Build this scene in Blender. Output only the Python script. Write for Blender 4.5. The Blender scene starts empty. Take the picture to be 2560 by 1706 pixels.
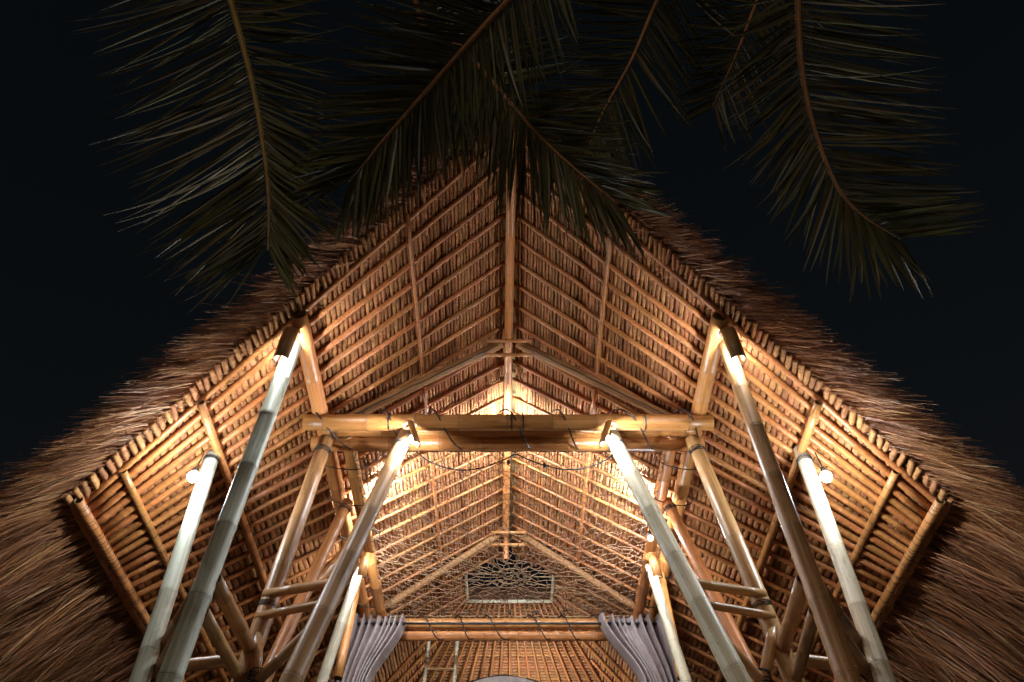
import bpy, math, random
import numpy as np
from mathutils import Vector, Matrix

random.seed(7)
rng = np.random.default_rng(11)
S = bpy.context.scene
C = S.collection

# ------------------------------------------------------------------ camera, sky, exposure
H = 5.5            # ridge height above the eye, metres
EYE = 1.4          # eye height
cam_d = bpy.data.cameras.new('camera')
cam = bpy.data.objects.new('camera', cam_d); C.objects.link(cam)
cam.location = (0.0, 0.0, EYE)
cam.rotation_euler = (math.radians(90 + 53.44), 0, 0)
cam_d.lens = 24.0; cam_d.sensor_width = 36.0
cam_d.shift_x = 0.0023
cam_d.clip_start = 0.02; cam_d.clip_end = 2000
S.camera = cam

world = bpy.data.worlds.new('World'); S.world = world; world.use_nodes = True
wn = world.node_tree; wn.nodes.clear()
w_out = wn.nodes.new('ShaderNodeOutputWorld'); w_bg = wn.nodes.new('ShaderNodeBackground')
w_sky = wn.nodes.new('ShaderNodeTexSky'); w_sky.sky_type = 'NISHITA'; w_sky.sun_disc = False
w_sky.sun_elevation = math.radians(-2.0); w_sky.sun_rotation = math.radians(195)
w_hsv = wn.nodes.new('ShaderNodeHueSaturation'); w_hsv.inputs['Saturation'].default_value = 1.1; w_hsv.inputs['Hue'].default_value = 0.465
wn.links.new(w_sky.outputs[0], w_hsv.inputs['Color']); wn.links.new(w_hsv.outputs[0], w_bg.inputs['Color'])
w_bg.inputs['Strength'].default_value = 0.045
wn.links.new(w_bg.outputs[0], w_out.inputs[0])

sun_d = bpy.data.lights.new('fill_sun', 'SUN'); sun_d.energy = 0.30; sun_d.angle = math.radians(14)  # added fill light from behind the camera, brightens fronds and straw; no known source
sun_d.color = (1.0, 0.82, 0.62)
sun = bpy.data.objects.new('fill_sun', sun_d); C.objects.link(sun)
sun.rotation_euler = (math.radians(90 - 5), 0, math.radians(-12))

S.view_settings.view_transform = 'Standard'
S.view_settings.look = 'None'
S.view_settings.exposure = 0.0
S.view_settings.gamma = 1.0
S.view_settings.use_curve_mapping = False
S.render.engine = 'CYCLES'
S.cycles.use_denoising = True
S.cycles.max_bounces = 5
S.cycles.diffuse_bounces = 3
S.cycles.sample_clamp_indirect = 3.0
S.cycles.use_light_tree = True
S.cycles.adaptive_threshold = 0.02
BULB_W = 1.55       # overall lamp scale


def W(x, y, z):
    """house proportions (ridge height = 1, eye = origin) to metres"""
    return Vector((x * H, y * H, z * H + EYE))


# ------------------------------------------------------------------ materials
def new_mat(name):
    m = bpy.data.materials.new(name); m.use_nodes = True
    nt = m.node_tree
    return m, nt, nt.nodes['Principled BSDF']


def N(nt, t, **kw):
    n = nt.nodes.new(t)
    for k, v in kw.items():
        setattr(n, k, v)
    return n


def ramp(nt, stops):
    r = N(nt, 'ShaderNodeValToRGB')
    e = r.color_ramp.elements
    while len(e) < len(stops):
        e.new(0.5)
    for i, (p, c) in enumerate(stops):
        e[i].position = p; e[i].color = (*c, 1)
    return r


def mapped_noise(nt, scale, nscale=1.0, detail=4, rough=0.6, coord='UV'):
    tc = N(nt, 'ShaderNodeTexCoord'); mp = N(nt, 'ShaderNodeMapping')
    mp.inputs['Scale'].default_value = scale
    nt.links.new(tc.outputs[coord], mp.inputs[0])
    # every object gets its own piece of the grain
    oi = N(nt, 'ShaderNodeObjectInfo'); mul = N(nt, 'ShaderNodeMath', operation='MULTIPLY')
    mul.inputs[1].default_value = 37.0
    nt.links.new(oi.outputs['Random'], mul.inputs[0])
    add = N(nt, 'ShaderNodeVectorMath', operation='ADD')
    nt.links.new(mp.outputs[0], add.inputs[0]); nt.links.new(mul.outputs[0], add.inputs[1])
    n = N(nt, 'ShaderNodeTexNoise'); n.inputs['Scale'].default_value = nscale
    n.inputs['Detail'].default_value = detail; n.inputs['Roughness'].default_value = rough
    nt.links.new(add.outputs[0], n.inputs['Vector'])
    return n


def vary(nt, col_out, lo=0.8, hi=1.15, hue=0.02):
    oi = N(nt, 'ShaderNodeObjectInfo')
    mr = N(nt, 'ShaderNodeMapRange'); mr.inputs[3].default_value = lo; mr.inputs[4].default_value = hi
    mh = N(nt, 'ShaderNodeMapRange'); mh.inputs[3].default_value = 0.5 - hue; mh.inputs[4].default_value = 0.5 + hue
    sc = N(nt, 'ShaderNodeMath', operation='MULTIPLY'); sc.inputs[1].default_value = 7.31
    fr = N(nt, 'ShaderNodeMath', operation='FRACT')
    nt.links.new(oi.outputs['Random'], mr.inputs[0])
    nt.links.new(oi.outputs['Random'], sc.inputs[0]); nt.links.new(sc.outputs[0], fr.inputs[0]); nt.links.new(fr.outputs[0], mh.inputs[0])
    hs = N(nt, 'ShaderNodeHueSaturation')
    nt.links.new(mr.outputs[0], hs.inputs['Value']); nt.links.new(mh.outputs[0], hs.inputs['Hue'])
    nt.links.new(col_out, hs.inputs['Color'])
    return hs.outputs[0]


def bamboo_mat(name, dark, mid, light, rough=0.36, bind=False):
    m, nt, b = new_mat(name)
    streak = mapped_noise(nt, (55, 1.6, 1), 1.0, 5)
    cr = ramp(nt, [(0.28, dark), (0.5, mid), (0.72, light)])
    nt.links.new(streak.outputs[0], cr.inputs[0])
    blotch = mapped_noise(nt, (9, 2.2, 1), 1.0, 4, 0.7)
    br = ramp(nt, [(0.30, (0.36, 0.31, 0.27)), (0.46, (0.92, 0.9, 0.88)), (1.0, (1.1, 1.06, 1.0))])
    nt.links.new(blotch.outputs[0], br.inputs[0])
    mx = N(nt, 'ShaderNodeMix', data_type='RGBA', blend_type='MULTIPLY'); mx.inputs['Factor'].default_value = 0.8
    nt.links.new(cr.outputs[0], mx.inputs['A']); nt.links.new(br.outputs[0], mx.inputs['B'])
    col = mx.outputs['Result']
    # small dark flecks and scars
    fleck = mapped_noise(nt, (70, 28, 1), 1.0, 2, 0.5)
    fr = ramp(nt, [(0.0, (0, 0, 0)), (0.70, (0, 0, 0)), (0.76, (1, 1, 1))])
    nt.links.new(fleck.outputs[0], fr.inputs[0])
    mf = N(nt, 'ShaderNodeMix', data_type='RGBA')
    mf.inputs['B'].default_value = (dark[0] * 0.35, dark[1] * 0.32, dark[2] * 0.3, 1)
    nt.links.new(fr.outputs[0], mf.inputs['Factor']); nt.links.new(col, mf.inputs['A'])
    col = mf.outputs['Result']
    if bind:
        uv = N(nt, 'ShaderNodeTexCoord'); sp = N(nt, 'ShaderNodeSeparateXYZ')
        nt.links.new(uv.outputs['UV'], sp.inputs[0])
        ml = N(nt, 'ShaderNodeMath', operation='MULTIPLY'); ml.inputs[1].default_value = 17.0
        wob = N(nt, 'ShaderNodeMath', operation='MULTIPLY_ADD')
        wob.inputs[1].default_value = 0.9
        nt.links.new(blotch.outputs[0], wob.inputs[0]); nt.links.new(sp.outputs[1], ml.inputs[0]); nt.links.new(ml.outputs[0], wob.inputs[2])
        fc = N(nt, 'ShaderNodeMath', operation='FRACT'); nt.links.new(wob.outputs[0], fc.inputs[0])
        lt = N(nt, 'ShaderNodeMath', operation='LESS_THAN'); lt.inputs[1].default_value = 0.075
        nt.links.new(fc.outputs[0], lt.inputs[0])
        mb = N(nt, 'ShaderNodeMix', data_type='RGBA'); mb.inputs['B'].default_value = (0.10, 0.045, 0.02, 1)
        f2 = N(nt, 'ShaderNodeMath', operation='MULTIPLY'); f2.inputs[1].default_value = 0.6
        nt.links.new(lt.outputs[0], f2.inputs[0]); nt.links.new(f2.outputs[0], mb.inputs['Factor']); nt.links.new(col, mb.inputs['A'])
        col = mb.outputs['Result']
    nt.links.new(vary(nt, col, 0.78, 1.15, 0.006), b.inputs['Base Color'])
    rr = N(nt, 'ShaderNodeMapRange'); rr.inputs[3].default_value = rough - 0.1; rr.inputs[4].default_value = rough + 0.16
    nt.links.new(blotch.outputs[0], rr.inputs[0]); nt.links.new(rr.outputs[0], b.inputs['Roughness'])
    bp = N(nt, 'ShaderNodeBump'); bp.inputs['Strength'].default_value = 0.18; bp.inputs['Distance'].default_value = 0.004
    nt.links.new(streak.outputs[0], bp.inputs['Height']); nt.links.new(bp.outputs[0], b.inputs['Normal'])
    return m


def plain(name, col, rough=0.6, spec=0.4, var=True, grain=(12, 12, 12), amt=0.35):
    m, nt, b = new_mat(name)
    n = mapped_noise(nt, grain, 1.0, 4, 0.6, 'Object')
    r = ramp(nt, [(0.25, tuple(c * (1 - amt) for c in col)), (0.75, tuple(min(1, c * (1 + amt)) for c in col))])
    nt.links.new(n.outputs[0], r.inputs[0])
    nt.links.new(vary(nt, r.outputs[0]) if var else r.outputs[0], b.inputs['Base Color'])
    b.inputs['Roughness'].default_value = rough; b.inputs['Specular IOR Level'].default_value = spec
    return m


M = {}
M['bamboo'] = bamboo_mat('bamboo_honey', (0.38, 0.128, 0.034), (0.57, 0.215, 0.060), (0.69, 0.31, 0.105))
M['rafter'] = bamboo_mat('bamboo_rafter', (0.33, 0.10, 0.025), (0.51, 0.172, 0.043), (0.65, 0.26, 0.078), 0.42, True)
M['pale'] = bamboo_mat('bamboo_pale', (0.40, 0.30, 0.18), (0.58, 0.47, 0.31), (0.68, 0.58, 0.42), 0.40)
M['green'] = bamboo_mat('bamboo_grey_green', (0.32, 0.30, 0.21), (0.50, 0.48, 0.36), (0.62, 0.60, 0.47), 0.42)
M['brown'] = bamboo_mat('bamboo_brown', (0.26, 0.125, 0.045), (0.41, 0.21, 0.078), (0.54, 0.31, 0.135), 0.34)
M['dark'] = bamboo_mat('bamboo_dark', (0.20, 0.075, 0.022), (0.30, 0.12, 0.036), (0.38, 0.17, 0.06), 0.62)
M['node'] = plain('bamboo_node_scar', (0.24, 0.125, 0.055), 0.55, amt=0.6, grain=(40, 40, 40))
M['node_pale'] = plain('bamboo_node_grey', (0.20, 0.155, 0.105), 0.5, amt=0.5, grain=(40, 40, 40))
M['hollow'] = plain('bamboo_cut_end', (0.16, 0.085, 0.035), 0.8)
M['cord'] = plain('black_lashing_cord', (0.018, 0.014, 0.012), 0.6)
M['cable'] = plain('black_rubber_cable', (0.012, 0.011, 0.011), 0.45)
M['rope'] = plain('jute_net_rope', (0.26, 0.15, 0.066), 0.8, amt=0.5, grain=(30, 30, 30))
M['cloth'] = plain('off_white_curtain_cloth', (0.28, 0.205, 0.185), 0.9, 0.1, amt=0.12, grain=(4, 4, 2))
M['deck'] = plain('deck_boards', (0.22, 0.13, 0.07), 0.6)
M['ground'] = plain('pale_bounce_ground', (0.36, 0.31, 0.26), 0.95, 0.2, amt=0.5, grain=(0.8, 0.8, 0.8))  # unseen ground, made pale to bounce lamplight up to palms and straw
M['bark'] = plain('palm_bark', (0.13, 0.10, 0.07), 0.9, 0.2, amt=0.5, grain=(3, 3, 14))
M['leafdark'] = plain('tree_foliage', (0.035, 0.05, 0.022), 0.6, 0.3)
M['thatchbody'] = plain('thatch_body', (0.14, 0.07, 0.032), 0.95, 0.1, amt=0.5, grain=(20, 6, 20))
M['paper'] = plain('pale_mirror_backing', (0.42, 0.30, 0.22), 0.5)


def thatch_row_mat():
    m, nt, b = new_mat('folded_thatch_grass')
    fib = mapped_noise(nt, (2.0, 260, 1), 1.0, 4, 0.65)
    cr = ramp(nt, [(0.25, (0.17, 0.058, 0.020)), (0.5, (0.40, 0.160, 0.056)), (0.75, (0.60, 0.32, 0.14))])
    nt.links.new(fib.outputs[0], cr.inputs[0])
    bl = mapped_noise(nt, (3, 7, 1), 1.0, 3, 0.6)
    br = ramp(nt, [(0.3, (0.6, 0.55, 0.5)), (0.6, (1.1, 1.05, 1.0))])
    nt.links.new(bl.outputs[0], br.inputs[0])
    mx = N(nt, 'ShaderNodeMix', data_type='RGBA', blend_type='MULTIPLY'); mx.inputs['Factor'].default_value = 0.8
    nt.links.new(cr.outputs[0], mx.inputs['A']); nt.links.new(br.outputs[0], mx.inputs['B'])
    nt.links.new(vary(nt, mx.outputs['Result'], 0.72, 1.22, 0.008), b.inputs['Base Color'])
    b.inputs['Roughness'].default_value = 0.72; b.inputs['Specular IOR Level'].default_value = 0.25
    bp = N(nt, 'ShaderNodeBump'); bp.inputs['Strength'].default_value = 0.7; bp.inputs['Distance'].default_value = 0.006
    nt.links.new(fib.outputs[0], bp.inputs['Height']); nt.links.new(bp.outputs[0], b.inputs['Normal'])
    return m


M['row'] = thatch_row_mat()


def strand_mat():
    m, nt, b = new_mat('loose_thatch_straw')
    uv = N(nt, 'ShaderNodeTexCoord'); sp = N(nt, 'ShaderNodeSeparateXYZ')
    nt.links.new(uv.outputs['UV'], sp.inputs[0])
    cr = ramp(nt, [(0.0, (0.07, 0.025, 0.012)), (0.3, (0.23, 0.082, 0.034)), (0.6, (0.45, 0.178, 0.066)), (0.85, (0.64, 0.31, 0.12)), (1.0, (0.74, 0.50, 0.26))])
    nt.links.new(sp.outputs[0], cr.inputs[0]); nt.links.new(cr.outputs[0], b.inputs['Base Color'])
    b.inputs['Roughness'].default_value = 0.5; b.inputs['Specular IOR Level'].default_value = 0.4
    return m


M['strand'] = strand_mat()


def leaf_mat():
    m, nt, b = new_mat('palm_leaflet')
    n = mapped_noise(nt, (8, 1.2, 1), 1.0, 3)
    cr = ramp(nt, [(0.3, (0.06, 0.058, 0.022)), (0.6, (0.13, 0.11, 0.042)), (0.85, (0.27, 0.17, 0.065))])
    nt.links.new(n.outputs[0], cr.inputs[0]); nt.links.new(vary(nt, cr.outputs[0], 0.6, 1.5, 0.03), b.inputs['Base Color'])
    b.inputs['Roughness'].default_value = 0.42
    return m


M['leaf'] = leaf_mat()
M['rachis'] = plain('palm_midrib', (0.50, 0.25, 0.08), 0.45)


def emit_mat(name, col, strength):
    m, nt, b = new_mat(name)
    b.inputs['Base Color'].default_value = (0.9, 0.9, 0.9, 1)
    b.inputs['Emission Color'].default_value = (*col, 1); b.inputs['Emission Strength'].default_value = strength
    return m


# ------------------------------------------------------------------ object helpers
def tag(o, label=None, cat=None, group=None, kind=None):
    if label: o['label'] = label
    if cat: o['category'] = cat
    if group: o['group'] = group
    if kind: o['kind'] = kind
    return o


def empty(name, loc, label=None, cat=None, group=None, parent=None):
    o = bpy.data.objects.new(name, None); C.objects.link(o); o.location = loc
    o.empty_display_size = 0.2
    if parent: attach(o, parent)
    return tag(o, label, cat, group)


def wloc(o):
    v = o.location.copy(); p = o.parent
    while p:
        v = o.matrix_parent_inverse @ v if False else v
        p = None
    return v


ORIGIN = {}


def attach(o, parent):
    o.parent = parent
    o.matrix_parent_inverse = Matrix.Translation(-ORIGIN.get(parent.name, Vector(parent.location)))


def mesh(name, verts, faces, mats, parent=None, uvs=None, fmat=None, smooth=True):
    me = bpy.data.meshes.new(name)
    me.from_pydata([tuple(v) for v in verts], [], faces)
    for m in (mats if isinstance(mats, (list, tuple)) else [mats]):
        me.materials.append(m)
    if fmat: me.polygons.foreach_set('material_index', fmat)
    if smooth: me.polygons.foreach_set('use_smooth', [True] * len(faces))
    if uvs is not None:
        ul = me.uv_layers.new(name='UVMap')
        ul.data.foreach_set('uv', [c for uv in uvs for c in uv])
    me.update()
    o = bpy.data.objects.new(name, me); C.objects.link(o)
    if parent: attach(o, parent)
    ORIGIN[o.name] = Vector((0, 0, 0))
    return o


def inst(src_mesh, name, mat4, parent):
    """a further copy that shares mesh data; mat4 is in world space"""
    o = bpy.data.objects.new(name, src_mesh); C.objects.link(o)
    attach(o, parent)
    o.matrix_basis = mat4
    return o


def frame(d):
    d = d.normalized()
    a = Vector((0, 0, 1)) if abs(d.z) < 0.9 else Vector((0, 1, 0))
    s = d.cross(a).normalized(); u = s.cross(d).normalized()
    return d, s, u


def bamboo(name, p0, p1, r0, r1, mat, parent, spacing=0.34, sides=14, bow=0.0, hollow=True, node_mat=None, bump=1.07, phase=None):
    p0 = Vector(p0); p1 = Vector(p1); L = (p1 - p0).length
    d, s, u = frame(p1 - p0)
    bdir = s * random.uniform(-1, 1) + u * random.uniform(-1, 1)
    bdir = bdir.normalized() * bow * random.uniform(0.4, 1.0) if bow else Vector()
    rings = []
    def R(v): return r0 + (r1 - r0) * v / L
    stops = [(0, 1.0, 0)]
    v = spacing * (random.uniform(0.3, 0.9) if phase is None else phase)
    small = sides <= 8
    while v < L - 0.04:
        k = R(v)
        w = max(0.006, k * 0.16)
        if small:
            stops += [(v - w * 1.6, 1.0, 0), (v, bump, 1), (v + w, 1.0, 0)]
        else:
            stops += [(v - w * 2.2, 0.99, 0), (v - w * 0.9, 1.0 + (bump - 1) * 0.5, 0), (v - w * 0.25, bump, 1), (v + w * 0.25, bump - 0.035, 1), (v + w * 0.7, bump - 0.01, 0), (v + w * 2.0, 1.0, 0)]
        v += spacing * random.uniform(0.86, 1.14)
    stops.append((L, 1.0, 0))
    verts, faces, uvs, fm = [], [], [], []
    for (t, k, _) in stops:
        c = p0 + d * t + bdir * (4 * (t / L) * (1 - t / L))
        rr = R(t) * k
        for i in range(sides):
            a = 2 * math.pi * i / sides
            verts.append(c + (s * math.cos(a) + u * math.sin(a)) * rr)
    circ = 2 * math.pi * r0
    for j in range(len(stops) - 1):
        for i in range(sides):
            i2 = (i + 1) % sides
            faces.append((j * sides + i, j * sides + i2, (j + 1) * sides + i2, (j + 1) * sides + i))
            ua, ub = circ * i / sides, circ * (i + 1) / sides
            uvs += [(ua, stops[j][0]), (ub, stops[j][0]), (ub, stops[j + 1][0]), (ua, stops[j + 1][0])]
            fm.append(1 if (stops[j][2] and stops[j + 1][2]) or (small and stops[j][2]) else 0)
    for e, (c, sgn) in enumerate(((p0, 1), (p1, -1))):
        ring = 0 if e == 0 else (len(stops) - 1) * sides
        rr = R(0 if e == 0 else L)
        b0 = len(verts)
        ins = 0.78 if hollow else 0.5
        dep = min(0.07, L * 0.2) if hollow else 0.0
        for q, dd in ((ins, 0.0), (ins * 0.97, dep)):
            for i in range(sides):
                a = 2 * math.pi * i / sides
                verts.append(c + d * (sgn * dd) + (s * math.cos(a) + u * math.sin(a)) * rr * q)
        for i in range(sides):
            i2 = (i + 1) % sides
            f1 = (ring + i, b0 + i, b0 + i2, ring + i2); f2 = (b0 + i, b0 + sides + i, b0 + sides + i2, b0 + i2)
            faces += [f1 if sgn > 0 else f1[::-1], f2 if sgn > 0 else f2[::-1]]
            uvs += [(0, 0)] * 8; fm += [1, 2]
        cap = tuple(b0 + sides + i for i in range(sides))
        faces.append(cap[::-1] if sgn > 0 else cap); uvs += [(0, 0)] * sides; fm.append(2)
    return mesh(name, verts, faces, [mat, node_mat or M['node'], M['hollow']], parent, uvs, fm)


def tube(name, pts, r, mat, parent=None, sides=6, closed=False):
    pts = [Vector(p) for p in pts]; n = len(pts)
    verts, faces = [], []
    for j, p in enumerate(pts):
        a = pts[(j - 1) % n] if closed else pts[max(0, j - 1)]
        b = pts[(j + 1) % n] if closed else pts[min(n - 1, j + 1)]
        d, s, u = frame(b - a)
        rr = r[j] if isinstance(r, (list, tuple)) else r
        for i in range(sides):
            t = 2 * math.pi * i / sides
            verts.append(p + (s * math.cos(t) + u * math.sin(t)) * rr)
    m = n if closed else n - 1
    for j in range(m):
        k = (j + 1) % n
        for i in range(sides):
            i2 = (i + 1) % sides
            faces.append((j * sides + i, j * sides + i2, k * sides + i2, k * sides + i))
    if not closed:
        faces += [tuple(range(sides))[::-1], tuple((n - 1) * sides + i for i in range(sides))]
    return mesh(name, verts, faces, mat, parent)


def torus_mesh(name, minor, mat, n=18, m=5):
    verts, faces = [], []
    for i in range(n):
        a = 2 * math.pi * i / n
        for j in range(m):
            b = 2 * math.pi * j / m
            q = 1 + minor * math.cos(b)
            verts.append((q * math.cos(a), q * math.sin(a), minor * math.sin(b)))
    for i in range(n):
        for j in range(m):
            faces.append((i * m + j, ((i + 1) % n) * m + j, ((i + 1) % n) * m + (j + 1) % m, i * m + (j + 1) % m))
    me = bpy.data.meshes.new(name); me.from_pydata(verts, [], faces); me.materials.append(mat)
    me.polygons.foreach_set('use_smooth', [True] * len(faces)); me.update()
    return me


RING = torus_mesh('lashing', 0.085, M['cord'])
RING_THIN = torus_mesh('lashing_thin', 0.05, M['cord'])


def ring_at(p, axis, r, parent, tilt=0.12, thin=False, name='lashing'):
    d, s, u = frame(Vector(axis) + Vector((random.uniform(-tilt, tilt), random.uniform(-tilt, tilt), random.uniform(-tilt, tilt))))
    m = Matrix((s, u, d)).transposed().to_4x4()
    m = Matrix.Translation(p) @ m @ Matrix.Diagonal((r, r, r, 1))
    return inst(RING_THIN if thin else RING, name, m, parent)


# ------------------------------------------------------------------ ground and loft deck
g = mesh('ground', [(-400, -400, 0), (400, -400, 0), (400, 400, 0), (-400, 400, 0)], [(0, 1, 2, 3)], M['ground'])
tag(g, kind='structure')
dk = empty('loft_floor', W(0, 1.5, 0.2)); tag(dk, kind='structure')
for i in range(24):
    y0 = 0.95 * H + i * 0.29
    v = [(x, y, z) for z in (W(0, 0, .2).z, W(0, 0, .2).z + 0.035) for (x, y) in ((-2.6, y0), (2.6, y0), (2.6, y0 + 0.28), (-2.6, y0 + 0.28))]
    mesh('plank', v, [(3, 2, 1, 0), (4, 5, 6, 7), (0, 1, 5, 4), (1, 2, 6, 5), (2, 3, 7, 6), (3, 0, 4, 7)], M['deck'], dk, smooth=False)

# ------------------------------------------------------------------ the house: roof
house = empty('bamboo_house', (0, 1.2 * H, 0), 'lamp-lit bamboo house with a steep shaggy thatched gable roof', 'house')
T = 0.6                                     # roof fall per unit of width
NX, NZ = T / math.hypot(1, T), 1 / math.hypot(1, T)   # slope normal


def roof_pt(sg, x, y, n=0.0):
    return W(sg * (x + n * NX), y, 1 - T * x + n * NZ)


EAVE = 0.605
def y_front(x): return 0.35 + 0.6727 * x
def y_back(x): return 1.36 if x < 0.1 else 1.464 + (x - 0.1) * 1.74


rafters = []            # (ridge y, eave y)
ey = 0.757
steps = [.0155] * 10 + [.018, .022, .026, .030, .033, .037, .040, .042] + [.0435] * 8
for k in range(26):
    rafters.append((0.35 + 0.043 * k, ey)); ey += steps[k]

rows_x = []
x = 0.012
while x < EAVE + 0.012:
    q = min(1, x / EAVE)
    dx = 0.0048 + 0.0062 * q ** 1.4
    rows_x.append((x, dx)); x += dx


def build_row(sg, x, dx, y0, y1, parent):
    """one sewn row of folded grass, pinched where it is stitched"""
    prof = [(-0.5, 0.0042), (-0.42, 0.0006), (-0.15, -0.0010), (0.30, -0.0012), (0.44, 0.0004), (0.5, 0.0042)]
    verts, uvs, faces = [], [], []
    y = y0; rings = []
    while y < y1:
        L = random.uniform(0.012, 0.034)
        rings += [(y, 1.0), (y + 0.0012, 0.0), (y + L - 0.0012, 0.0)]
        y += L
    rings.append((y1, 1.0))
    w = random.uniform(-0.0004, 0.0010); p1, p2 = random.uniform(0, 6), random.uniform(5, 11)
    off = 0.0
    for j, (yy, pin) in enumerate(rings):
        if pin: off = random.uniform(-0.0006, 0.0005); wx = random.uniform(-0.0006, 0.0006)
        for (a, n) in prof:
            nn = n + off * (1 if n < 0.002 else 0) + (0.0006 if pin and n < 0.002 else 0)
            verts.append(roof_pt(sg, x + a * dx + wx + .0007 * math.sin(yy * p2 + p1), yy, nn + w))
    m = len(prof)
    for j in range(len(rings) - 1):
        for i in range(m - 1):
            f = (j * m + i, j * m + i + 1, (j + 1) * m + i + 1, (j + 1) * m + i)
            faces.append(f if sg > 0 else f[::-1])
            va, vb = rings[j][0] * H, rings[j + 1][0] * H
            q = [(i / m, va), ((i + 1) / m, va), ((i + 1) / m, vb), (i / m, vb)]
            uvs += q if sg > 0 else q[::-1]
    return mesh('thatch_row', verts, faces, M['row'], parent, uvs)


# a rounded bundle end, shared by every knot
def knot_mesh():
    verts, faces = [], []
    prof = [(0.0, 0.62), (0.03, 0.9), (0.12, 1.0), (0.3, 0.93), (0.5, 1.02), (0.72, 0.95), (1.0, 0.98)]
    sd = 8
    for (t, r) in prof:
        for i in range(sd):
            a = 2 * math.pi * i / sd
            verts.append((math.cos(a) * r, t, math.sin(a) * r * 1.1))
    for j in range(len(prof) - 1):
        for i in range(sd):
            i2 = (i + 1) % sd
            faces.append((j * sd + i, (j + 1) * sd + i, (j + 1) * sd + i2, j * sd + i2))
    faces.append(tuple(range(sd)))
    me = bpy.data.meshes.new('thatch_knot'); me.from_pydata(verts, [], faces); me.materials.append(M['row'])
    ul = me.uv_layers.new(name='UVMap')
    for p in me.polygons:
        for li in p.loop_indices:
            v = me.vertices[me.loops[li].vertex_index].co
            ul.data[li].uv = (math.atan2(v.z, v.x) / 6.28 + 0.5, v.y * 0.12)
    me.polygons.foreach_set('use_smooth', [True] * len(faces)); me.update()
    return me


KNOT = knot_mesh()


def strands(name, roots, dirs, lens, droop, width, parent, segs=4, curl=0.06, tuft=1, spread=0.03, stray=0.05):
    """loose straws as narrow tapering ribbons: roots, dirs (n,3) in metres"""
    n = len(roots)
    tone = rng.beta(1.5, 1.7, n)
    if tuft > 1:
        g = np.arange(n) // tuft * tuft
        loose = rng.uniform(size=n) < stray
        dt = np.where(loose[:, None], dirs, dirs[g] + rng.normal(size=(n, 3)) * 0.035)
        roots = np.where(loose[:, None], roots, roots[g] + rng.normal(size=(n, 3)) * spread)
        lens = np.where(loose, lens, lens[g] * rng.uniform(0.7, 1.12, n))
        dirs = dt / np.linalg.norm(dt, axis=1, keepdims=True)
        tone = np.where(loose, tone, np.clip(tone[g] * 0.75 + tone * 0.35 - .05, 0, 1))
    side = rng.normal(size=(n, 3)); side -= (side * dirs).sum(1, keepdims=True) * dirs
    side /= np.linalg.norm(side, axis=1, keepdims=True)
    bend = rng.normal(size=(n, 3)) * curl
    if tuft > 1: bend = bend[g] * 1.2 + bend * 0.45
    V = np.zeros((n, segs + 1, 2, 3))
    for j in range(segs + 1):
        t = j / segs
        c = roots + dirs * (lens * t)[:, None] + bend * (lens * t * t)[:, None]
        c[:, 2] -= droop * lens * t * t
        wd = (width * (1 - 0.75 * t))[:, None]
        V[:, j, 0] = c - side * wd; V[:, j, 1] = c + side * wd
    base = (np.arange(n) * (segs + 1) * 2)[:, None, None]
    j = np.arange(segs)[None, :, None] * 2
    F = base + j + np.array([0, 1, 3, 2])[None, None, :]
    me = bpy.data.meshes.new(name)
    nv, nf = n * (segs + 1) * 2, n * segs
    me.vertices.add(nv); me.vertices.foreach_set('co', V.reshape(-1).astype(np.float32))
    me.loops.add(nf * 4); me.loops.foreach_set('vertex_index', F.reshape(-1).astype(np.int32))
    me.polygons.add(nf); me.polygons.foreach_set('loop_start', np.arange(0, nf * 4, 4, dtype=np.int32))
    try:
        me.polygons.foreach_set('loop_total', np.full(nf, 4, dtype=np.int32))
    except Exception:
        pass
    me.update(calc_edges=True)
    ul = me.uv_layers.new(name='UVMap')
    u = np.repeat(np.clip(tone, 0, 1), segs * 4)
    ul.data.foreach_set('uv', np.stack([u, np.zeros_like(u)], 1).reshape(-1).astype(np.float32))
    me.polygons.foreach_set('use_smooth', np.ones(nf, dtype=bool))
    me.materials.append(M['strand']); me.validate()
    o = bpy.data.objects.new(name, me); C.objects.link(o); attach(o, parent)
    o['kind'] = 'stuff'
    return o


def slab(sg, parent_name):
    """solid thatch body lying on the rows"""
    xs = [0.0, 0.0998, 0.1, 0.2, 0.3, 0.4, 0.5, 0.6, 0.66]
    lo, hi = [], []
    verts, faces = [], []
    for x in xs:
        for (n, yy) in ((0.011, 0), (0.050 if x < 0.62 else 0.02, 0), (0.050 if x < 0.62 else 0.02, 1), (0.011, 1)):
            verts.append(roof_pt(sg, x, (y_front(x) + 0.012) if yy == 0 else y_back(x), n))
    for j in range(len(xs) - 1):
        for i in range(4):
            i2 = (i + 1) % 4
            f = (j * 4 + i, j * 4 + i2, (j + 1) * 4 + i2, (j + 1) * 4 + i)
            faces.append(f if sg > 0 else f[::-1])
    e = (len(xs) - 1) * 4
    faces += [(0, 1, 2, 3), (e, e + 1, e + 2, e + 3)]
    o = mesh(parent_name, verts, faces, M['thatchbody'], house, smooth=False)
    return o


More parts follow.
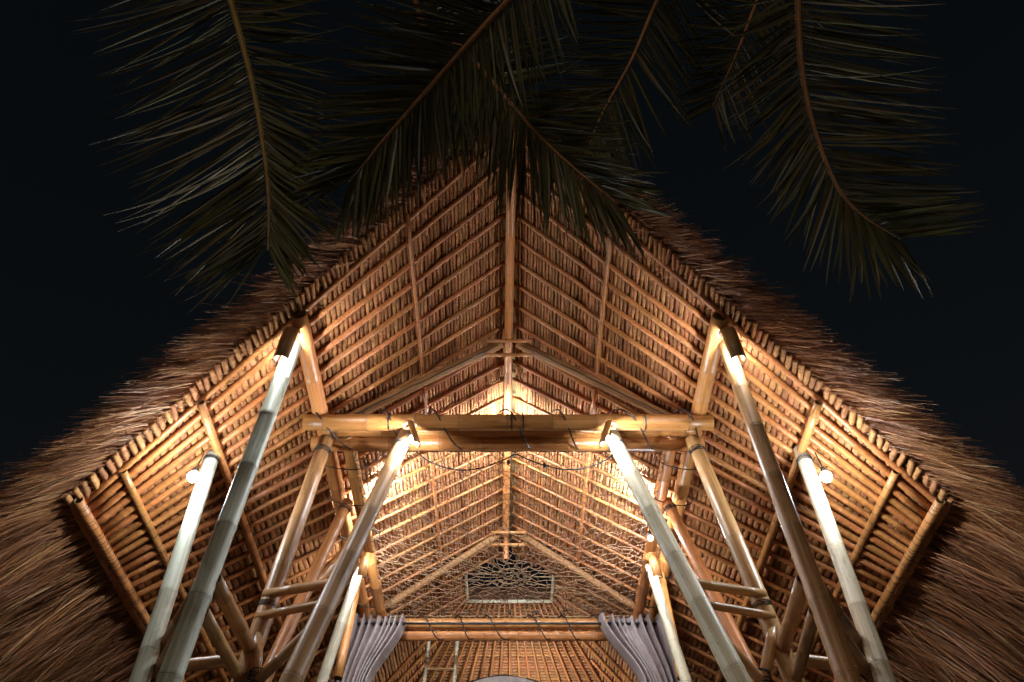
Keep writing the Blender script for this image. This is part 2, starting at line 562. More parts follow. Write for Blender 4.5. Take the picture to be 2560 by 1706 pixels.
SLOPES = {}
for sg in (-1, 1):
    sl = slab(sg, 'roof_slope'); SLOPES[sg] = sl
    sl['label'] = 'left thatched roof slope' if sg < 0 else 'right thatched roof slope'
    # rafters, fanned at the prow-shaped front
    for k, (yr, ye) in enumerate(rafters):
        x0r = 0.008 if yr < 1.35 else 0.104
        yr = yr + (ye - yr) * (x0r / EAVE)
        a = roof_pt(sg, x0r, yr + random.uniform(-.002, .002), -0.0045); b = roof_pt(sg, EAVE + random.uniform(.0, .006), ye, -0.0060)
        bamboo('rafter', a, b, (0.0182 if k < 11 else 0.0145) * random.uniform(.88, 1.12), (0.0285 if k < 11 else 0.0255) * random.uniform(.9, 1.1), M['rafter'], sl, 0.27, 10, 0.012)
    # shorter rafters that die into the rear hip
    for k in range(9):
        xh = 0.10 + 0.05 * k; yh = y_back(xh) - 0.02
        t = (k + 1) / 10
        ye = 1.86 + 0.46 * t
        bamboo('rafter', roof_pt(sg, xh, yh, -0.005), roof_pt(sg, EAVE, ye, -0.005), 0.017, 0.026, M['rafter'], sl, 0.27, 8)
    for (x, dx) in rows_x:
        build_row(sg, x, dx * 1.02, y_front(x) - 0.004, y_back(x) - 0.004, sl)
        # the knotted bundle end that closes the row at the gable
        r = dx * H * 0.50 * random.uniform(0.94, 1.06)
        ln = random.uniform(0.13, 0.17)
        p = roof_pt(sg, x, y_front(x) - 0.011 - random.uniform(0.015, 0.020), -0.001 + random.uniform(-.001, .0015))
        slope = Vector((sg * NZ, 0, -NX)); nrm = Vector((sg * NX, 0, NZ))
        m = Matrix((slope, Vector((0, 1, 0)), nrm)).transposed().to_4x4()
        m = Matrix.Translation(p) @ m @ Matrix.Rotation(random.uniform(-.16, .10) * sg, 4, 'Z') @ Matrix.Rotation(random.uniform(-.1, .1), 4, 'X') @ Matrix.Diagonal((r, ln, max(.03, r * 1.3), 1))
        inst(KNOT, 'thatch_knot', m, sl)
    # loose straw over the gable edge
    n = 22000
    xs = rng.uniform(0.0, 0.64, n)
    nn = rng.uniform(0.003, 0.036, n)
    ys = 0.35 + 0.6727 * xs + rng.uniform(-0.018, 0.03, n)
    roots = np.stack([sg * (xs + nn * NX) * H, ys * H, (1 - T * xs + nn * NZ) * H + EYE], 1)
    low = (xs / EAVE)[:, None]
    d = np.array([sg * NZ, 0, -NX])[None] * (1.0 + 0 * low) + np.array([0, -1, 0])[None] * (0.50 - 0.18 * low) + np.array([sg * NX, 0, NZ])[None] * (0.0 + 0.05 * low)
    d = d + rng.normal(size=(n, 3)) * 0.05
    d /= np.linalg.norm(d, axis=1, keepdims=True)
    ln = rng.uniform(0.22, 0.34, n) * (0.8 + 1.0 * xs / EAVE)
    strands('gable_straw', roots, d, ln, 0.12, rng.uniform(0.0018, 0.0050, n), sl, 4, 0.045, 8, 0.016, 0.10)
    # the deep shaggy overhang along the eave
    n = 25000
    xs = rng.uniform(0.585, 0.68, n)
    ys = 0.75 + 1.35 * rng.uniform(0, 1, n) ** 1.6
    ys = np.maximum(ys, 0.35 + 0.6727 * xs - 0.01)
    nn = rng.uniform(0.006, 0.056, n)
    roots = np.stack([sg * (xs + nn * NX) * H, ys * H, (1 - T * xs + nn * NZ) * H + EYE], 1)
    d = np.array([sg * NZ, -0.05, -NX])[None] + rng.normal(size=(n, 3)) * 0.10
    # straws follow each other in tufts
    tuft = np.sin(ys * 90 + sg * 1.3)[:, None] * np.array([0, 0.06, 0.05])[None]
    d = d + tuft; d /= np.linalg.norm(d, axis=1, keepdims=True)
    ln = rng.uniform(0.35, 1.05, n)
    strands('eave_straw', roots, d, ln, 0.14, rng.uniform(0.0022, 0.0068, n), sl, 5, 0.08, 7, 0.018, 0.14)
    # stray wisps
    n = 260
    xs = rng.uniform(0.02, 0.62, n); ys = 0.35 + 0.6727 * xs + rng.uniform(-0.03, 0.01, n)
    roots = np.stack([sg * xs * H, ys * H, (1 - T * xs + rng.uniform(-.002, .02, n)) * H + EYE], 1)
    d = rng.normal(size=(n, 3)); d[:, 0] += sg * 0.8; d[:, 1] -= 0.5; d /= np.linalg.norm(d, axis=1, keepdims=True)
    strands('stray_straw', roots, d, rng.uniform(0.08, 0.3, n), 0.3, np.full(n, 0.0016), sl, 4, 0.3)

for sg, sl in ((-1, SLOPES[-1]), (1, SLOPES[1])):
    n = 4200
    xs = rng.uniform(0.02, 0.60, n); ys = 0.36 + 0.6727 * xs + rng.uniform(0, 0.75, n)
    roots = np.stack([sg * xs * H, ys * H, (1 - T * xs + 0.0005) * H + EYE], 1)
    d = np.array([sg * NZ, 0, -NX])[None] * 0.7 + np.array([-sg * NX, 0, -NZ])[None] * 0.45 + rng.normal(size=(n, 3)) * 0.4
    d /= np.linalg.norm(d, axis=1, keepdims=True)
    strands('stubble', roots, d, rng.uniform(0.02, 0.06, n), 0.1, np.full(n, 0.0016), sl, 2, 0.2)

# rear slope of the roof, hipped, with the dark vent opening above it
def rear_pt(x, y, n=0.0):
    return W(x, y + n * 0.32, 0.94 - (y - 1.464) * 0.346 + n * 0.945)


rear = mesh('rear_roof_slope', [rear_pt(-.1, 1.466, .01), rear_pt(.1, 1.466, .01), rear_pt(.6, 2.334, .01), rear_pt(-.6, 2.334, .01),
                               rear_pt(-.1, 1.466, .05), rear_pt(.1, 1.466, .05), rear_pt(.6, 2.334, .05), rear_pt(-.6, 2.334, .05)],
            [(0, 1, 2, 3), (7, 6, 5, 4), (0, 4, 5, 1), (1, 5, 6, 2), (2, 6, 7, 3), (3, 7, 4, 0)], M['thatchbody'], house, smooth=False)
y = 1.475
while y < 2.0:
    hw = 0.1 + (y - 1.464) / 1.74
    dy = 0.0085
    verts, faces, uvs = [], [], []
    prof = [(-.5, .008), (-.28, 0.0), (.1, -.0016), (.4, .001), (.5, .008)]
    nsg = max(6, int(2 * hw / 0.016))
    for j in range(nsg * 2 + 1):
        xx = -hw + 2 * hw * j / (nsg * 2)
        o2 = 0.0018 if j % 2 == 0 else random.uniform(-.0008, .0006)
        for (a, nq) in prof:
            verts.append(rear_pt(xx, y + a * dy, nq + (o2 if nq < .005 else 0)))
    for j in range(nsg * 2):
        for i in range(4):
            faces.append((j * 5 + i, (j + 1) * 5 + i, (j + 1) * 5 + i + 1, j * 5 + i + 1))
            uvs += [(i / 5, j * .04), (i / 5, j * .04 + .04), ((i + 1) / 5, j * .04 + .04), ((i + 1) / 5, j * .04)]
    mesh('thatch_row', verts, faces, M['row'], rear, uvs)
    y += dy
for k in range(19):
    t = -1 + 2 * k / 18
    bamboo('rafter', rear_pt(0.098 * t, 1.462, -.0045), rear_pt(0.56 * t, 2.30, -.0045), 0.013, 0.02, M['rafter'], rear, 0.27, 8)

# ridge, purlins and their lashings
cap = []
for yy in (0.365, 1.352):
    cap += [W(-.035, yy, .990), W(0, yy, 1.006), W(.035, yy, .990), W(.05, yy, 1.045), W(0, yy, 1.075), W(-.05, yy, 1.045)]
mesh('ridge_cap', cap, [(i, (i + 1) % 6, 6 + (i + 1) % 6, 6 + i) for i in range(6)] + [(5, 4, 3, 2, 1, 0), (6, 7, 8, 9, 10, 11)], M['thatchbody'], house, smooth=False)
bamboo('ridge_pole', W(0.004, 0.29, 0.978), W(-0.010, 1.355, 0.974), 0.040, 0.040, M['bamboo'], house, 0.42, 18)


def rafter_y(k, x): return rafters[k][0] + (rafters[k][1] - rafters[k][0]) * x / EAVE


PUR = [('slender', .1475, .8995, .434, .735, .0165, 'rafter'), ('slender', .1475, .8985, .768, 1.40, .0165, 'rafter'),
       ('main', .300, .802, .546, 1.36, .067, 'bamboo'),
       ('mid', .436, .722, .640, 1.75, .033, 'bamboo'), ('mid', .543, .661, .716, 1.95, .029, 'bamboo'), ('eave', .598, .629, .742, 2.1, .036, 'bamboo')]
for sg in (-1, 1):
    for (nm, x, z, y0, y1, r, mt) in PUR:
        j = random.uniform(-.006, .006)
        p = bamboo('purlin', W(sg * x, y0 + j, z), W(sg * x, y1, z), r, r * 0.94, M[mt], house, 0.36, 16 if r > .02 else 10, 0.0)
        p['label'] = {'slender': 'slender upper purlin', 'main': 'thick purlin carried by the posts', 'mid': 'purlin on the lower slope', 'eave': 'eave pole bound with black cord'}[nm]
        if nm == 'main': continue
        for k in range(len(rafters)):
            yy = rafter_y(k, x)
            if y0 + .006 < yy < min(y1, 1.5):
                ring_at(W(sg * x, yy + random.uniform(-.002, .002), z), (0, 1, 0), r * 1.0, p, 0.10 if nm == 'eave' else 0.2, thin=(r > .03 and nm != 'eave'))
                if nm == 'eave' and random.random() < .6:
                    ring_at(W(sg * x, yy + 0.006, z), (0, 1, 0), r * 1.0, p, 0.1)
    # second pole inside the main purlin
    bamboo('inner_purlin', W(sg * .262, .775, .795), W(sg * .262, 1.36, .785), .060, .056, M['bamboo'], house, 0.4, 18)

# trusses
BY1, BY2 = .752, 1.305
def beam(y, z, x0, x1, r, mt='bamboo', lab=None):
    b = bamboo('beam', W(x0, y, z), W(x1, y, z), r, r * .98, M[mt], house, 0.40, 20, 0.006)
    if lab: b['label'] = lab
    return b


b_front = beam(.742, .786, -.322, .318, .072, 'bamboo', 'front tie beam')
b_mid = beam(.772, .800, -.30, .305, .066)
b_low = beam(.790, .787, -.318, .312, .068)
for (yy, zz, r) in ((1.285, .770, .060), (1.300, .752, .055)):
    beam(yy, zz, -.325, .325, r)
for sg in (-1, 1):
    for (yt, yy, zt, zb, r) in ((.722, .764, .966, .800, .052), (1.245, 1.30, .966, .798, .050)):
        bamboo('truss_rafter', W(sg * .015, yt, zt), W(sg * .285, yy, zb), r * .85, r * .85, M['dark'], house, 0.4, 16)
for (yy, zz) in ((.706, .952), (.726, .938), (1.228, .952), (1.25, .936)):
    bamboo('collar_tie', W(-.040, yy, zz), W(.038, yy, zz), .017, .017, M['bamboo'], house, 0.3, 10)
bamboo('hanger', W(-.008, 1.255, .962), W(-.008, 1.255, .90), .03, .03, M['bamboo'], house, 0.4, 12)

# vent opening in the rear gable
fr = empty('window_frame', W(0, 1.462, .965), parent=house); ORIGIN[fr.name] = W(0, 1.462, .965)
for (a, b) in (((-.104, 1.462), (.104, 1.462)), ((-.1, 1.455), (-.1, 1.355)), ((.1, 1.455), (.1, 1.355))):
    bamboo('frame_bar', W(a[0], a[1], .934), W(b[0], b[1], .934), .020, .020, M['pale'], fr, 0.2, 10, hollow=False)

# posts: they lean together at the foot and spread to the purlins and tie beams
POSTS = [
    ('outer', -1, (-.446, .747, .728), (-.321, .72, -.254), .060, 'green', 'node_pale'),
    ('tall', -1, (-.312, .592, .812), (-.329, .70, -.254), .064, 'green', 'node_pale'),
    ('mid', -1, (-.290, .768, .775), (-.336, .79, -.254), .066, 'brown', None),
    ('inner', -1, (-.160, .748, .766), (-.334, .66, -.254), .068, 'brown', 'node_pale'),
    ('rear', -1, (-.281, .93, .785), (-.435, .87, -.254), .055, 'bamboo', None),
    ('back', -1, (-.276, 1.085, .765), (-.362, 1.0, -.254), .050, 'pale', None),
    ('outer', 1, (.440, .747, .732), (.353, .72, -.254), .060, 'pale', 'node_pale'),
    ('tall', 1, (.312, .592, .812), (.329, .70, -.254), .062, 'brown', 'node_pale'),
    ('mid', 1, (.289, .768, .775), (.385, .79, -.254), .066, 'brown', None),
    ('inner', 1, (.157, .748, .766), (.366, .66, -.254), .068, 'pale', 'node_pale'),
    ('rear', 1, (.273, .93, .787), (.467, .87, -.254), .055, 'bamboo', None),
    ('back', 1, (.258, 1.085, .765), (.341, 1.0, -.254), .050, 'pale', None),
]
post_line = {}
for (nm, sg, a, b, r, mt, nd) in POSTS:
    p = bamboo('post', W(*b), W(*a), r * 1.04, r * .93, M[mt], house, 0.42, 22, 0.008, True, M[nd] if nd else None, 1.06 if (nm, sg) == ('tall', -1) else 1.03)
    post_line[(nm, sg)] = (Vector(a), Vector(b))


def on_post(nm, sg, z):
    a, b = post_line[(nm, sg)]
    t = (z - b.z) / (a.z - b.z)
    return b + (a - b) * t


def brace(pa, pb, r, mt='bamboo', ext=.01):
    a, b = Vector(pa), Vector(pb); d = (b - a).normalized() * ext
    return bamboo('brace', W(*(a - d)), W(*(b + d)), r, r, M[mt], house, 0.3, 14)


for sg in (-1, 1):
    P = lambda n, z: on_post(n, sg, z)
    o = lambda v, dx, dy, dz: Vector((v.x + sg * dx, v.y + dy, v.z + dz))
    brace(o(P('outer', .425), -.01, .012, 0), o(P('tall', .425), .012, .012, 0), .040, 'brown')
    brace(o(P('outer', .395), -.01, .014, 0), o(P('tall', .395), .012, .014, 0), .034, 'brown')
    brace(o(P('tall', .43), -.006, .012, 0), o(P('mid', .43), .0, -.012, 0), .045, 'brown')
    brace(o(P('tall', .395), -.006, .012, 0), o(P('mid', .395), .0, -.014, 0), .036, 'brown')
    brace(o(P('outer', .40), -.006, .02, 0), o(P('mid', .42), .012, .0, 0), .040, 'brown')
    brace(o(P('mid', .500), 0, -.008, 0), o(P('inner', .500), 0, .014, 0), .033, 'brown', .006)
    brace(o(P('mid', .470), 0, -.008, 0), o(P('inner', .470), 0, .014, 0), .028, 'brown', .006)
    brace(o(P('mid', .455), 0, -.004, 0), (sg * .288, .770, .392), .038, 'brown', .004)
    brace(o(P('inner', .452), 0, .012, 0), (sg * .284, .764, .388), .036, 'brown', .004)
    brace(o(P('mid', .37), .0, .02, 0), o(P('rear', .40), 0, -.01, 0), .04)
    for q in range(5):
        ring_at(W(sg * .286, .767, .385 + q * .0035), (0.2, 0, 1), .055, house, .25)
    brace(o(P('rear', .60), 0, 0, 0), (sg * .262, 1.0, .775), .045, 'bamboo', 0)
    brace((sg * .292, 1.15, .60), (sg * .292, 1.15, .80), .045)
    # loops of black cord holding the double purlins together
    for yy in (.84, .93, 1.03, 1.14, 1.24):
        pts = []
        for i in range(28):
            a = 2 * math.pi * i / 28
            pts.append(W(sg * .281 + .040 * math.cos(a), yy + .010 * math.cos(a), .797 + .018 * math.sin(a)))
        tube('cord_loop', pts, .005, M['cord'], house, 5, True)

for sg in (-1, 1):
    for (nm, z, q) in (('outer', .705, 3), ('mid', .745, 4), ('inner', .735, 3), ('rear', .765, 4), ('mid', .485, 3), ('back', .745, 3)):
        a, b = post_line[(nm, sg)]; rr = {n_: r_ for (n_, s_, _, _, r_, _, _) in POSTS if s_ == sg}[nm]
        for i in range(q):
            ring_at(W(*on_post(nm, sg, z + i * .0024)), a - b, rr * 1.0, house, .06, thin=True)

# ------------------------------------------------------------------ woven rope net under the ridge
net = empty('rope_net', W(0, 1.05, .775), 'irregular woven jute rope net stretched between the two tie beams', 'net')
a = 0.0105
nodes, edges, idx = [], [], {}
X0, X1, Y0, Y1 = -.255, .255, .805, 1.285
cx, cy = 0.0, 1.12
def net_z(x, y):
    return .787 - .022 * max(0, 1 - (x / .26) ** 2) * max(0, 1 - ((y - 1.04) / .25) ** 2)
cells = []
j = 0; yv = Y0
dxh, dyh = a * math.sqrt(3), a * 1.5
def key(p): return (round(p[0] / (a * .2)), round(p[1] / (a * .2)))
jit = {}
def vert(p):
    k = key(p)
    if k not in jit:
        qx, qy = p[0] + random.uniform(-.42, .42) * a, p[1] + random.uniform(-.42, .42) * a
        # draw the web together round its middle
        ddx, ddy = qx - cx, qy - cy; rr = math.hypot(ddx, ddy)
        f = 1 - 0.45 * math.exp(-(rr / .09) ** 2)
        jit[k] = len(nodes); nodes.append(W(cx + ddx * f, cy + ddy * f, net_z(qx, qy) + random.uniform(-.003, .003)))
    return jit[k]
es = set()
while yv < Y1:
    xv = X0 + (dxh / 2 if j % 2 else 0)
    while xv < X1:
        hexv = [vert((xv + a * math.cos(math.radians(30 + 60 * q)), yv + a * math.sin(math.radians(30 + 60 * q)))) for q in range(6)]
        for q in range(6):
            e = tuple(sorted((hexv[q], hexv[(q + 1) % 6])))
            if random.random() < .97: es.add(e)
        if random.random() < .35: es.add(tuple(sorted((hexv[0], hexv[3]))))
        xv += dxh
    yv += dyh; j += 1
verts, faces = [], []
for (i, k) in es:
    p, q = nodes[i], nodes[k]
    if (q - p).length < 1e-4: continue
    d, s, u = frame(q - p); b0 = len(verts); r = .0037
    for c in (p, q):
        for t in range(4):
            an = math.pi / 2 * t
            verts.append(c + (s * math.cos(an) + u * math.sin(an)) * r)
    for t in range(4):
        t2 = (t + 1) % 4
        faces.append((b0 + t, b0 + t2, b0 + 4 + t2, b0 + 4 + t))
tag(mesh('net_web', verts, faces, M['rope'], net), kind='stuff')
edge = []
for i in range(60): edge.append((X0 + (X1 - X0) * i / 60, Y0))
for i in range(60): edge.append((X1, Y0 + (Y1 - Y0) * i / 60))
for i in range(60): edge.append((X1 - (X1 - X0) * i / 60, Y1))
for i in range(60): edge.append((X0, Y1 - (Y1 - Y0) * i / 60))
tube('border_rope', [W(x + random.uniform(-.002, .002), y + random.uniform(-.002, .002), net_z(x, y)) for x, y in edge], .008, M['rope'], net, 5, True)
tube('centre_coil', [W(cx + (.004 + .0028 * t) * math.cos(t * 1.3), cy + (.004 + .0028 * t) * math.sin(t * 1.3), net_z(cx, cy) - .002) for t in [q * .3 for q in range(40)]], .0042, M['rope'], net, 5)
for q in range(10):
    an = 2 * math.pi * q / 10 + random.uniform(-.15, .15)
    pts = []
    for i in range(14):
        rr = .02 + .2 * i / 13
        xx, yy = cx + rr * math.cos(an) * 1.15, cy + rr * math.sin(an) * .85
        xx = max(X0, min(X1, xx)); yy = max(Y0, min(Y1, yy))
        pts.append(W(xx + random.uniform(-.003, .003), yy + random.uniform(-.003, .003), net_z(xx, yy)))
    tube('radial_cord', pts, .0034, M['rope'], net, 5)

# ------------------------------------------------------------------ string-light cables wound round the beams
def wound(x0, x1, y, z, ry, rz, turns, n=160, ph=0):
    pts = []
    for i in range(n):
        t = i / (n - 1); a = 2 * math.pi * (turns * t + .12 * math.sin(t * 17 + ph)) + ph
        pts.append(W(x0 + (x1 - x0) * t, y, z) + Vector((0, math.cos(a) * ry, math.sin(a) * rz)))
    return pts


cab = empty('string_light_cable', W(0, .76, .79), 'black string-light cable wound around the front tie beams and sagging below', 'cable')
tube('cable', wound(-.31, .30, .764, .792, .212, .125, 6.4, 220, 2.2), .0068, M['cable'], cab, 6)
sag = []
for i in range(60):
    t = i / 59
    xx = -.145 + .31 * t
    sag.append(W(xx, .802 + .004 * math.sin(9 * t), .774 - .030 * abs(math.sin(math.pi * t * 2)) ** .8))
tube('sagging_cable', sag, .006, M['cable'], cab, 6)
for xx in (-.19, .002, .02, .21):
    tube('cable_tie', wound(xx, xx + .002, .742, .786, .078, .078, 1.0, 20), .006, M['cable'], cab, 5)


def socket(p, parent):
    d = [(0, .006), (.012, .014), (.03, .016), (.05, .013), (.056, .003)]
    tube('bulb_socket', [p + Vector((0, 0, .03 - t)) for t, _ in d], [r for _, r in d], M['cable'], parent, 8)


socket(W(-.002, .803, .758), cab); socket(W(.055, .803, .752), cab)
cab2 = empty('string_light_cable', W(0, 1.29, .76), 'black string-light cable with sockets wound around the beam above the curtains', 'cable')
tube('cable', wound(-.27, .27, 1.284, .762, .085, .135, 7.5, 240, .6), .0068, M['cable'], cab2, 6)
for i, xx in enumerate((-.20, -.085, .0, .055, .11, .19)):
    socket(W(xx, 1.272, .787), cab2)
# cable running up the truss and down the inner poles
cab3 = empty('truss_cable', W(.2, .76, .85), 'thin black cable following the truss rafters below the ridge', 'cable')
for sg in (-1, 1):
    tube('cable', [W(sg * (.02 + .25 * t), .714 + .038 * t, .951 - .151 * t - .001 * math.sin(t * 30)) for t in [i / 30 for i in range(31)]], .0055, M['cable'], cab3, 6)

# ------------------------------------------------------------------ curtains and rod
rod = tube('curtain_rod', [W(-.335, 1.262, .757), W(.335, 1.262, .757)], .012, M['cable'])
tag(rod, 'thin black curtain rod running along the rear tie beam', 'curtain rod')
GROM = torus_mesh('grommet', 0.28, M['cable'], 12, 6)


def curtain(xa, xb, label, ph):
    e = empty('curtain', W((xa + xb) / 2, 1.262, .2), label, 'curtain', 'curtains on the loft rod')
    nu, nv = 150, 30
    verts, faces = [], []
    top, bot = .770, .215
    folds = 9
    for j in range(nv + 1):
        t = j / nv
        for i in range(nu + 1):
            s = i / nu
            q = s + .02 * math.sin(t * 3 + ph) + .028 * math.sin(s * 7.3 + ph * 2) + .014 * math.sin(s * 17.1 + ph) + .012 * t * math.sin(s * 29 + ph)
            amp = (.085 - .012 * t) * (0.62 + .38 * math.sin(q * 6.7 + ph))
            yy = amp * math.sin(q * folds * 2 * math.pi + ph + .5 * t * math.sin(q * 9)) + .012 * math.sin(q * 47 + t * 5 + ph)
            e2 = min(1, t / .26); squeeze = 1 - .46 * e2 * e2 * (3 - 2 * e2)
            xo, xi = (xa, xb) if xa < 0 else (xb, xa)
            w2 = s if xa < 0 else 1 - s
            xx = xo + (xi - xo) * w2 * squeeze
            v = W(xx, 1.262, top + (bot - top) * t); v.y += yy * 1.2
            if j == 0: v.z += .006 * math.sin(s * folds * 4 * math.pi)
            verts.append(v)
    for j in range(nv):
        for i in range(nu):
            k = j * (nu + 1) + i
            faces.append((k, k + 1, k + nu + 2, k + nu + 1))
    o = mesh('cloth', verts, faces, M['cloth'], e)
    sd = o.modifiers.new('thick', 'SOLIDIFY'); sd.thickness = .003
    for i in range(folds * 2):
        s = (i + .5) / (folds * 2)
        p = W(xa + (xb - xa) * s, 1.262, .757)
        inst(GROM, 'grommet', Matrix.Translation(p) @ Matrix.Rotation(math.pi / 2 + random.uniform(-.5, .5), 4, 'Y') @ Matrix.Diagonal((.020, .020, .020, 1)), e)
    return e


curtain(-.325, -.208, 'off-white pleated curtain bunched at the left end of the rod', .3)
curtain(.178, .325, 'off-white pleated curtain bunched at the right end of the rod', 1.9)

# ------------------------------------------------------------------ ladder and round mirror in the loft
lad = empty('bamboo_ladder', W(-.13, 1.40, .2), 'pale bamboo ladder standing in the loft beside the left curtain', 'ladder')
for xx in (-.174, -.113):
    bamboo('rail', W(xx - .004, 1.36, .2), W(xx, 1.40, .80), .022, .020, M['pale'], lad, 0.3, 12)
for zz in (.30, .36, .42, .48, .54, .60, .665, .735):
    t = (zz - .2) / .6
    bamboo('rung', W(-.178, 1.36 + .04 * t, zz), W(-.112, 1.36 + .04 * t, zz), .015, .015, M['brown'], lad, 0.2, 10)
mir = empty('round_mirror', W(-.012, 1.5, .70), 'round panel with a dark rough rim hanging low in the loft', 'mirror')
R0, ZM = .185, .592
circ = [(math.cos(2 * math.pi * i / 56), math.sin(2 * math.pi * i / 56)) for i in range(56)]
tube('rim', [W(-.012 + R0 * c * 1.05, 1.50 + .01 * s, ZM + R0 * s * (1 + random.uniform(-.01, .01))) for c, s in circ], .026, M['cord'], mir, 8, True)
mesh('panel', [W(-.012, 1.505, ZM)] + [W(-.012 + R0 * c * 1.03, 1.505, ZM + R0 * s) for c, s in circ] + [W(-.012, 1.51, ZM)] + [W(-.012 + R0 * c * 1.03, 1.51, ZM + R0 * s) for c, s in circ],
     [(0, 1 + i, 1 + (i + 1) % 56) for i in range(56)] + [(57, 58 + (i + 1) % 56, 58 + i) for i in range(56)], M['paper'], mir, smooth=False)

# ------------------------------------------------------------------ lamps: split-bamboo shades with bare bulbs
def lamp(label, bulb, axis, front, watts, L=.26, R=.055, span=200, shade=True, bulb_r=.028, up=.6, tint=(.82, .92, 1.0), mt='brown', group='bamboo shade lamps on the posts'):
    bulb = W(*bulb)
    e = empty('bamboo_lamp', bulb, label, 'lamp', group)
    ax, _, _ = frame(Vector(axis)); f = Vector(front); f = (f - ax * f.dot(ax)).normalized(); sd = ax.cross(f)
    area = 4 * math.pi * bulb_r ** 2
    em = emit_mat('glowing_bulb', tint, BULB_W * watts / (math.pi * area))
    verts, faces = [], []
    ns, nr = 12, 8
    for j in range(nr + 1):
        th = math.pi * j / nr
        for i in range(ns):
            a = 2 * math.pi * i / ns
            verts.append(bulb + (sd * math.cos(a) + f * math.sin(a)) * bulb_r * math.sin(th) + ax * bulb_r * math.cos(th))
    for j in range(nr):
        for i in range(ns):
            i2 = (i + 1) % ns
            faces.append((j * ns + i, (j + 1) * ns + i, (j + 1) * ns + i2, j * ns + i2))
    mesh('bulb', verts, faces, em, e)
    tube('socket', [bulb + ax * (bulb_r * .9), bulb + ax * (bulb_r + .02), bulb + ax * (bulb_r + .055)], [.014, .018, .017], M['cable'], e, 10)
    if not shade:
        tube('flex', [bulb + ax * (bulb_r + .05), bulb + ax * (bulb_r + .12) + f * .01, bulb + ax * (bulb_r + .22) - f * .02], .005, M['cable'], e, 6)
    if shade:
        verts, faces, uvs = [], [], []
        n = 18
        for rr in (R, R * .86):
            for q in (0, 1):
                c = bulb + ax * (L * up if q else -L * (1 - up))
                for i in range(n + 1):
                    a = math.radians(-span / 2 + span * i / n)
                    verts.append(c + (f * math.cos(a) + sd * math.sin(a)) * rr)
        m = n + 1
        for i in range(n):
            faces += [(i, i + 1, m + i + 1, m + i), (2 * m + i + 1, 2 * m + i, 3 * m + i, 3 * m + i + 1),
                      (i + 1, i, 2 * m + i, 2 * m + i + 1), (m + i, m + i + 1, 3 * m + i + 1, 3 * m + i)]
        faces += [(0, m, 3 * m, 2 * m), (n, 2 * m + n, 3 * m + n, m + n)]
        for fc in faces:
            for v in fc:
                uvs.append(((v % m) * .01, 0 if (v // m) % 2 == 0 else L))
        mesh('shade', verts, faces, M[mt], e, uvs)
        verts = [bulb + ax * (L * up - .012)] + [bulb + ax * (L * up - .012) + (f * math.cos(2 * math.pi * i / 20) + sd * math.sin(2 * math.pi * i / 20)) * R * .9 for i in range(20)]
        verts += [v + ax * .01 for v in verts]
        fc = [(0, 1 + (i + 1) % 20, 1 + i) for i in range(20)] + [(21, 22 + i, 22 + (i + 1) % 20) for i in range(20)] + [(1 + i, 1 + (i + 1) % 20, 22 + (i + 1) % 20, 22 + i) for i in range(20)]
        mesh('shade_cap', verts, fc, M['node'], e)
    return e


for sg, w in ((-1, 'left'), (1, 'right')):
    lamp('bare glowing bulb beside the outermost %s post under the eave' % w, (sg * .432, .704, .638), (sg * .1, .1, 1), (sg * .5, .6, 0), 42, .16, .05, 220, False, .042, .95, (.74, .89, 1.0), mt='bamboo', group='bare bulbs under the eaves')
    lamp('dark split-bamboo lamp shade at the top of the tall %s post' % w, (sg * .3110, .574, .748), (-sg * .02, -.11, 1), (sg * .45, -1, 0), 30, .32, .066, 190, True, .028, .70)
    lamp('bamboo lamp hanging under the front tie beam on the %s inner post' % w, (sg * .145, .722, .728), (sg * .35, -.1, 1), (-sg * 1.0, -.25, 0), 40, .24, .055, 150, True, .026, .7, mt='bamboo')
    lamp('lamp resting on the %s double purlin above the rope net' % w, (sg * .233, .952, .829), (0, 0, -1), (sg * .4, -1, 0), 95, .10, .05, 120, True, .026, .6, (.66, .85, 1.0), mt='bamboo')
    lamp('bamboo lamp shade at the top of the slim %s post by the curtain' % w, (sg * .262, 1.062, .742), (-sg * .06, -.05, 1), (sg * .2, -1, 0), 22, .26, .055, 150, True, .024, .62, mt='bamboo')
lamp('lamp tucked behind the front tie beams under the ridge', (.0, .888, .894), (0, -.1, -1), (0, -1, 0), 115, .13, .055, 150, True, .026, .5, (.70, .87, 1.0))
lamp('small bare bulb on the right double purlin behind the inner post', (.238, .955, .728), (0, 0, 1), (1, 0, 0), 14, .1, .05, 120, False, .022, .6)
lamp('small lamp low behind the rear tie beam in the loft', (.06, 1.60, .69), (0, 0, -1), (0, -1, 0), 60, .12, .055, 150, True, .026, .6)

# ------------------------------------------------------------------ coconut palms whose fronds hang over the gable
def leaflet_mesh(name, droop, fold):
    verts, faces, uvs = [], [], []
    seg = 7
    for j in range(seg + 1):
        t = j / seg
        w = .0155 * min(1, .35 + t * 5) * (1 - t ** 2.6 * .93)
        z = -droop * t * t
        verts += [(t, -w, z - fold * w), (t, 0, z), (t, w, z - fold * w)]
    for j in range(seg):
        for i in range(2):
            faces.append((j * 3 + i, j * 3 + i + 1, j * 3 + i + 4, j * 3 + i + 3))
            for (q, r) in ((j, i), (j, i + 1), (j + 1, i + 1), (j + 1, i)):
                uvs.append((r * .5, q / seg))
    me = bpy.data.meshes.new(name); me.from_pydata(verts, [], faces); me.materials.append(M['leaf'])
    ul = me.uv_layers.new(name='UVMap'); ul.data.foreach_set('uv', [c for uv in uvs for c in uv]); me.update()
    return me


LEAF = [leaflet_mesh('leaflet', d, f) for d, f in ((.05, .6), (.12, .5), (.2, .7), (.02, .9))]


